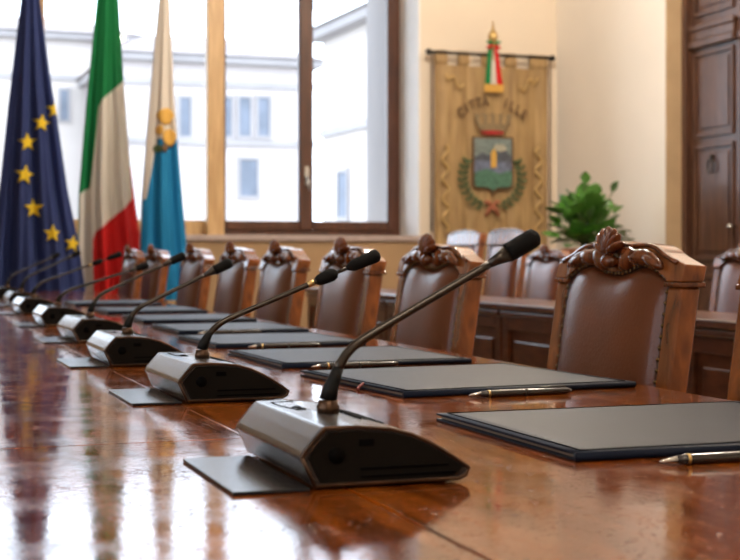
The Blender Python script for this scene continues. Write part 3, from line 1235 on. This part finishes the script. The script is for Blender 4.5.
    if not tall:
        # shell at the centre
        q = MB()
        for k in range(7):
            a = math.radians(-66 + 22 * k)
            c = (lean(1.0) - .052, math.sin(a) * .030, .998 + math.cos(a) * .026)
            rot = Matrix.Rotation(-a, 3, 'X')
            q.ball(c, (.016, .0085, .030), 8, 0, rot)
        q.ball((lean(.98) - .048, 0, .980), (.018, .024, .015))
        q.build('carved_shell', M['carve'], crest)
        # acanthus leaves either side
        for s in (-1, 1):
            q = MB()
            for (y, z, ry, rz_, an) in ((.055, .980, .032, .019, .45), (.104, .985, .046, .016, .0), (.158, .977, .038, .011, -.3)):
                q.ball((lean(z) - .036, s * y, z + .003), (.015, ry * 1.1, rz_ * 1.1), 8, 0, Matrix.Rotation(s * an, 3, 'X'))
            up = [(.030, .985), (.045, 1.004), (.070, 1.003), (.095, .996), (.125, 1.000), (.160, .992), (.190, .976), (.200, .966)]
            q.tube([(lean(z) - .040, s * y, z) for (y, z) in up], [.004, .006, .0065, .006, .0065, .006, .005, .003], 8)
            q.build('carved_leaf', M['carve'], crest)
    return t


proto = make_chair()
tallp = make_chair(True)
ROW1 = [(1.42, 1.90, 0, 'leather-backed wooden chair at the right edge, nearest along the table'),
        (1.42, 2.62, 0, 'brown leather chair with carved shell crest, second nearest, beside the second folder'),
        (1.42, 3.66, 0, 'brown leather carved chair behind the tip of the nearest microphone, across a gap'),
        (1.42, 4.44, 0, 'brown leather carved chair just behind the second microphone head'),
        (1.42, 5.27, 0, 'brown leather carved chair left of the second microphone head, under dark window'),
        (1.42, 6.01, 0, 'brown leather carved chair sixth along the table, under the left dark pane'),
        (1.42, 6.86, 0, 'brown leather carved chair beside the azure flag, behind third microphone head'),
        (1.42, 7.92, 0, 'brown leather carved chair in front of the azure flag'),
        (1.42, 8.70, 0, 'farthest brown leather chair, at the table end by the red flag cloth')]
for i, (x, y, r, lab) in enumerate(ROW1):
    o = proto if i == 0 else copy_tree(proto)
    o.location = (x, y, 0)
    tag(o, lab, 'chair', 'leather chairs along the table')
ROW2 = [(3.55, 5.25, False, 'carved leather chair behind the side desk at the right, beside the door'),
        (3.55, 6.25, False, 'leather chair behind the side desk, mostly hidden by the big near chair'),
        (3.55, 7.22, False, 'carved leather chair behind the side desk, below the potted plant'),
        (3.62, 7.93, True, 'plain-topped leather chair behind the side desk, right one of two under banner'),
        (3.62, 8.60, True, 'plain-topped leather chair behind the side desk, left one of two under banner')]
first = True
for x, y, tl, lab in ROW2:
    if tl:
        o = tallp if first else copy_tree(tallp)
        first = False
        o.scale = (1, 1, 1.13)
    else:
        o = copy_tree(proto)
    o.location = (x, y, 0)
    tag(o, lab, 'chair', 'leather chairs behind the side desks')

# ------------------------------------------------------------------ side desks
def desk(y0, y1, lab):
    t = empty('side_desk', (2.8, (y0 + y1) / 2, 0), 0, lab, 'desk', 'side desks behind the chairs')
    h_ = (y1 - y0) / 2 - .002
    MB().box(-.05, .34, -h_, h_, .735, .765).build('desktop', M['desk'], t, bevel=.006)
    MB().box(0, .03, -h_ + .01, h_ - .01, 0, .7345).build('front_panel', M['desk'], t)
    for s in (-1, 1):
        a = s * (h_ - .03)
        MB().box(.031, .24, a - .015, a + .015, 0, .7345).build('side_panel', M['desk'], t)
    n = max(1, round((y1 - y0) / .8))
    wd = (2 * h_ - .02) / n
    for k in range(n):
        a = -h_ + .01 + k * wd
        f = MB()
        f.box(-.02, 0, a, a + .06, .0, .70).box(-.02, 0, a + wd - .06, a + wd, 0, .70)
        f.box(-.02, 0, a + .06, a + wd - .06, .64, .70).box(-.02, 0, a + .06, a + wd - .06, 0, .1)
        f.build('panel_frame', M['desk'], t, bevel=.004)
        MB().box(-.012, 0, a + .11, a + wd - .11, .15, .59).build('raised_panel', M['desk'], t, bevel=.008)
    MB().box(-.035, 0, -h_ + .01, h_ - .01, .702, .73).build('top_moulding', M['desk'], t, bevel=.008)


desk(6.06, 7.66, 'dark wooden side desk with raised panels, between second and third chairs')
desk(7.66, 9.26, 'dark wooden side desk farthest back, toward the end wall')
desk(3.66, 6.06, 'dark wooden side desk with raised panels, at the right behind nearest chairs')

# ------------------------------------------------------------------ potted plant
PXc, PYc = xat(586, 8.95), 8.95
st = empty('plant_stand', (PXc, PYc, 0), 0, 'dark wooden stand under the potted plant in the corner', 'stand')
MB().box(-.2, .2, -.2, .2, .70, .73).build('stand_top', M['desk'], st, bevel=.006)
for sx in (-1, 1):
    for sy in (-1, 1):
        MB().box(sx * .17 - .018, sx * .17 + .018, sy * .17 - .018, sy * .17 + .018, 0, .6995).build('leg', M['desk'], st)
pl_ = empty('potted_plant', (PXc, PYc, .73), 0, 'bushy green broad-leaved plant in a terracotta pot, corner of the room', 'plant')
q = MB()
q.lathe((0, 0, 0), [(.11, 0), (.15, .24), (.17, .25), (.175, .30), (.165, .305), (.155, .30), (.15, .27)], 28)
q.build('pot', M['terra'], pl_)
MB().lathe((0, 0, .262), [(.148, 0), (.148, .02)], 24).build('soil', M['soil'], pl_)
lv = MB()
stl = MB()
rd = random.Random(11)
for k in range(150):
    a = rd.uniform(0, 2 * PI)
    el = rd.uniform(-.35, 1.5)
    R_ = .27 * rd.uniform(.35, 1.0)
    c = Vector((math.cos(a) * math.cos(el) * R_ * 1.0, math.sin(a) * math.cos(el) * R_, .42 + math.sin(el) * R_ * 1.15))
    if k < 3:
        c = [Vector((-.01, 0, .80)), Vector((.20, -.05, .74)), Vector((-.26, -.05, .50))][k]
    ln = rd.uniform(.11, .16)
    base = Vector((0, 0, .30)) + (c - Vector((0, 0, .30))) * .1
    dirv = (c - Vector((0, 0, .25))).normalized()
    dirv = (dirv + Vector((0, 0, -.45 if k > 2 else .1)) * rd.random()).normalized()
    side = dirv.cross(Vector((rd.uniform(-.4, .4), rd.uniform(-.4, .4), 1))).normalized()
    nrm = side.cross(dirv)
    wd = ln * rd.uniform(.36, .46)
    rows = []
    for j in range(7):
        f = j / 6
        wj = wd * math.sin(PI * (f ** .8)) + .001
        ctr = c + dirv * ln * (f - .3) - Vector((0, 0, 1)) * (.035 * f * f)
        rows += [ctr - side * wj + nrm * .008, ctr - nrm * .004, ctr + side * wj + nrm * .008]
    fs = []
    for j in range(6):
        b = j * 3
        fs += [(b, b + 1, b + 4, b + 3), (b + 1, b + 2, b + 5, b + 4)]
    lv.add(rows, fs, 0, True)
    if k % 3 == 0 or k < 3:
        stl.tube([base, (base + c) / 2 + Vector((0, 0, .02)), c - dirv * ln * .3], .004, 5)
lv.build('foliage', M['leaf'], pl_)
stl.build('stems', M['stalk'], pl_)

# ------------------------------------------------------------------ microphone units
PROF = [(.001, 0), (-.013, .030), (-.010, .036), (.0, .048), (.011, .060), (.045, .0600), (.082, .0565), (.106, .050), (.125, .041),
        (.145, .029), (.160, .019), (.171, .011), (.168, .004), (.160, 0)]
UW = 0.262


def make_mic(knob=False, sx=1.0, sz=1.0):
    """user side towards +X, near side towards -Y; origin on the table under the stem"""
    t = empty('gooseneck_microphone_unit')
    xo = -.058
    z0 = .003
    prof = [(x + xo, z + z0) for x, z in PROF]
    q = MB()
    q.prism(prof, -UW / 2, UW / 2, 'y')
    body = q.build('housing', M['unit'], t, bevel=.003, seg=3, angle=25)
    MB().box(xo + .01, xo + .15, -UW / 2 + .02, UW / 2 - .02, 0, z0 + .0005).build('base_foot', M['rubber'], t)
    cx_, cz_ = xo + .075, .030
    for s in (-1, 1):
        y = s * UW / 2
        inner = [(cx_ + (x - cx_) * .90, cz_ + (z - cz_) * .84) for x, z in prof]
        q = MB()
        q.prism(inner, y, y + s * .0015, 'y')
        sp = q.build('side_panel', M['unitside'], t)
        q = MB()
        ring = [(cx_ + (x - cx_) * .975, y + s * .0005, cz_ + (z - cz_) * .955) for x, z in prof]
        q.tube(ring + ring[:2], .0022, 6)
        q.build('edge_trim', M['unittrim'], t)
        q = MB()
        q.lathe((cx_ - .050, y + s * .0012, cz_ + .004), [(.0085, 0), (.0085, .0018)], 20, axis='y') if s > 0 else q.lathe((cx_ - .050, y - .003, cz_ + .004), [(.0085, 0), (.0085, .0018)], 20, axis='y')
        q.build('headphone_socket', M['hole'], sp)
        q = MB()
        yy0, yy1 = sorted((y + s * .0012, y + s * .0028))
        q.box(cx_ - .026, cx_ - .010, yy0, yy1, cz_ + .012, cz_ + .019)
        q.build('side_button', M['hole'], sp, bevel=.0006)
        q = MB()
        for k in range(2):
            q.box(cx_ - .025, cx_ + .07 - k * -.008, yy0, yy1, cz_ - .012 - k * .008, cz_ - .0095 - k * .008)
        q.build('side_slot', M['hole'], sp)
    # top plate and buttons
    zt = .0632
    q = MB()
    q.tube([(xo + .030, .02, zt - .0006), (xo + .022, .07, zt - .0006), (xo + .022, .105, zt - .0006), (xo + .05, .112, zt - .0006)], .0012, 6)
    q.build('panel_line', M['hole'], t)
    for y in (.028, .048):
        MB().ball((xo + .036, y, zt), (.006, .004, .0014), 6).build('button', M['hole'], t)
    q = MB()
    for k in range(6):
        q.box(xo + .075 + k * .005, xo + .0765 + k * .005, -.06, .06, zt - .004 - k * .0012, zt - .0016 - k * .0012)
    q.build('speaker_grille', M['hole'], t)
    # stem
    q = MB()
    q.lathe((0, 0, .061), [(.0125, 0), (.0125, .008), (.011, .010), (.011, .014)], 18)
    q.build('stem_collar', M['unittrim'], t)

    def T(x, z):
        k = min(1, max(0, (z - .075) / .04))
        return (x * (1 + (sx - 1) * k), 0, .061 + (z - .061) * (1 + (sz - 1) * k))
    q = MB()
    q.tube([T(0, .075), T(.003, .088), T(.008, .100), T(.012, .110)], [.0100, .0088, .0072, .0060], 14)
    q.build('stem_sleeve', M['rubber'], t)
    pts = [(.010, .105), (.014, .114), (.021, .124), (.030, .133), (.041, .1405), (.055, .148)]
    end = (.197, .223)
    q = MB()
    n = 14
    allp = pts + [(.055 + (end[0] - .055) * k / n, .148 + (end[1] - .148) * k / n) for k in range(1, n + 1)]
    q.tube([T(*p) for p in allp], [.0058 - .0012 * min(1, k / 8) for k in range(len(allp))], 12)
    q.build('gooseneck', M['stem'], t)
    E0 = Vector(T(*end))
    dv = (E0 - Vector(T(.055, .148))).normalized()

    def run(name, m, spec, nn=16):
        MB().tube([E0 + dv * a for a, r in spec], [r for a, r in spec], nn).build(name, m, t)
    if not knob:
        run('head_cone', M['stem'], [(0, .0046), (.012, .0066), (.0255, .0102)])
        run('microphone_head', M['foam'], [(.0257, .0108), (.030, .0112), (.060, .0118), (.066, .011), (.070, .006)])
    else:
        run('light_ring', M['brass'], [(-.028, .0056), (-.016, .0056)])
        run('stem_joint', M['foam'], [(-.012, .006), (-.006, .0095), (.006, .0115), (.020, .0115), (.026, .009), (.030, .0035)])
        run('thin_stem', M['stem'], [(.028, .0032), (.050, .0032)])
        run('microphone_head', M['foam'], [(.048, .0035), (.058, .009), (.064, .0105), (.105, .0120), (.110, .0105), (.113, .006)])
    return t


MICS = [(.4630, 1.462, 0, 0, .975, 1, 'nearest gooseneck microphone unit, largest in front'),
        (.5080, 2.30, 1, 1, 1.07, .81, 'second nearest gooseneck microphone unit, head with knuckle joint'),
        (.5080, 3.05, 0, 0, .86, .78, 'third gooseneck microphone unit along the table'),
        (.545, 3.88, 2, 0, 1.02, .88, 'fourth gooseneck microphone unit along the table, before the red flag cloth'),
        (.560, 4.75, 0, 0, 1.20, .72, 'fifth gooseneck microphone unit along the table, after the fourth'),
        (.575, 5.70, 1, 1, 1.25, .85, 'sixth gooseneck microphone unit, third from the far end, head with knuckle joint'),
        (.615, 6.62, 0, 0, 1.05, .95, 'seventh gooseneck microphone unit, second farthest, under the navy flag'),
        (.630, 7.55, 0, 0, 1.05, .90, 'farthest gooseneck microphone unit, cut by the left edge under the navy flag')]
for x, y, rz, kn, sx_, sz_, lab in MICS:
    o = make_mic(kn, sx_, sz_)
    o.location = (x, y, TZ)
    o.rotation_euler = (0, 0, math.radians(rz))
    tag(o, lab, 'microphone', 'microphone units along the table')

CARDS = ['nearest', 'second nearest', 'third', 'fourth', 'fifth', 'sixth', 'seventh', 'farthest']
for (x, y, rz, kd, sx_, sz_, lab), nm in zip(MICS, CARDS):
    q = MB()
    q.box(-.078, 0, -.12, .12, 0, .004)
    c = q.build('name_plate', M['card'], bevel=.0012)
    c.location = (x - .062, y - .018, TZ)
    tag(c, 'thin dark flat plate lying against the %s microphone unit' % nm, 'plate', 'flat plates beside the microphones')

# ------------------------------------------------------------------ folders and pens
def make_folder():
    """spine towards -Y, opening towards -X; origin at the near left corner"""
    t = empty('leather_folder')
    W_, D_ = .47, .46
    MB().box(0, W_, 0, D_, 0, .003).build('back_cover', M['folder'], t, bevel=.001)
    MB().box(.006, W_ - .006, .004, D_ - .006, .0031, .0075).build('pages', M['paper'], t)
    q = MB()

    def lid(u, v):
        e = (1 - (2 * u - 1) ** 8) * (1 - (2 * v - 1) ** 8)
        return (W_ * u, D_ * v, .0105 + .0012 * e)
    q.grid(lid, 16, 16)
    q.grid(lambda u, v: (W_ * u, D_ * v, .0078), 16, 16)
    for a in (0, 1):
        q.grid(lambda u, v: (W_ * a, D_ * u, .0078 + .0027 * v), 16, 1, smooth=False)
        q.grid(lambda u, v: (W_ * u, D_ * a, .0078 + .0027 * v), 16, 1, smooth=False)
    q.build('front_cover', M['folder'], t, weld=True)
    q = MB()
    q.tube([(0.0, -.001, .0056), (W_, -.001, .0056)], .0054, 10)
    q.build('spine', M['folder'], t)
    q = MB()
    r = .012
    q.tube([(r, r, .0112), (W_ - r, r, .0112), (W_ - r, D_ - r, .0112), (r, D_ - r, .0112), (r, r, .0112)], .0008, 5)
    q.build('stitching', M['hole'], t)
    return t


FOLD = [(.7415, 1.417, 0, 1.05, 'closest dark leather folder, at the lower right'),
        (.805, 2.135, 5, .96, 'dark leather folder with ribbon, second closest, beside the near chair'),
        (.775, 2.76, 1, .90, 'third dark leather folder from the front, beside the second microphone'),
        (.785, 3.40, 1, .84, 'fourth dark leather folder from the front'),
        (.820, 4.03, 0, .84, 'fifth dark leather folder from the front'),
        (.840, 4.72, 0, .84, 'sixth dark leather folder from the front'),
        (.840, 5.50, 0, .84, 'seventh dark leather folder, second farthest'),
        (.830, 6.40, 0, .84, 'farthest dark leather folder, near the table end')]
fold = make_folder()
for i, (x, y, rz, sc_, lab) in enumerate(FOLD):
    o = fold if i == 0 else copy_tree(fold)
    o.location = (x, y, TZ)
    o.rotation_euler = (0, 0, math.radians(rz))
    o.scale = (sc_, (.91, 1)[i] if i < 2 else .96, 1)
    tag(o, lab, 'folder', 'leather folders on the table')
    if i == 1:
        rb = MB()
        rb.tube([(.0, .16, .0105), (-.010, .155, .006), (-.016, .15, .0035), (-.022, .135, .003)], [.003, .003, .0028, .0028], 6)
        rb.build('bookmark_ribbon', M['ribbon'], o)


def make_pen():
    """lies along X, tip towards -X"""
    t = empty('ballpoint_pen')
    r = .0055
    MB().tube([(.018, 0, r), (.030, 0, r), (.085, 0, r), (.150, 0, r), (.158, 0, r)], [.0040, r, .0058, .0052, .0035], 14).build('barrel', M['pen'], t)
    MB().tube([(0, 0, r - .001), (.004, 0, r - .0008), (.018, 0, r)], [.0006, .0016, .0040], 12).build('tip', M['steel'], t)
    MB().tube([(.0285, 0, r), (.0315, 0, r)], .0059, 14).build('gold_ring', M['brass'], t)
    MB().tube([(.085, 0, r), (.089, 0, r)], .0061, 14).build('centre_ring', M['stem'], t)
    MB().tube([(.150, 0, r + .005), (.148, 0, r + .0072), (.112, 0, r + .0068), (.108, 0, r + .0064)], [.0012, .0013, .0013, .0008], 8).build('clip', M['stem'], t)
    return t


pen = make_pen()
PENS = [(.815, 1.358, -1, 'black and gold pen in front of the closest folder'),
        (.905, 2.098, 3, 'black and gold pen in front of the second closest folder'),
        (.830, 2.735, 1, 'black pen lying in front of the third folder'),
        (.860, 3.372, 1, 'black pen lying in front of the fourth folder'),
        (.870, 4.00, 0, 'black pen lying in front of the fifth folder')]
for i, (x, y, rz, lab) in enumerate(PENS):
    o = pen if i == 0 else copy_tree(pen)
    o.location = (x, y, TZ)
    o.rotation_euler = (0, 0, math.radians(rz))
    o.scale = (1.2, 1.1, 1.1)
    tag(o, lab, 'pen', 'pens beside the folders')
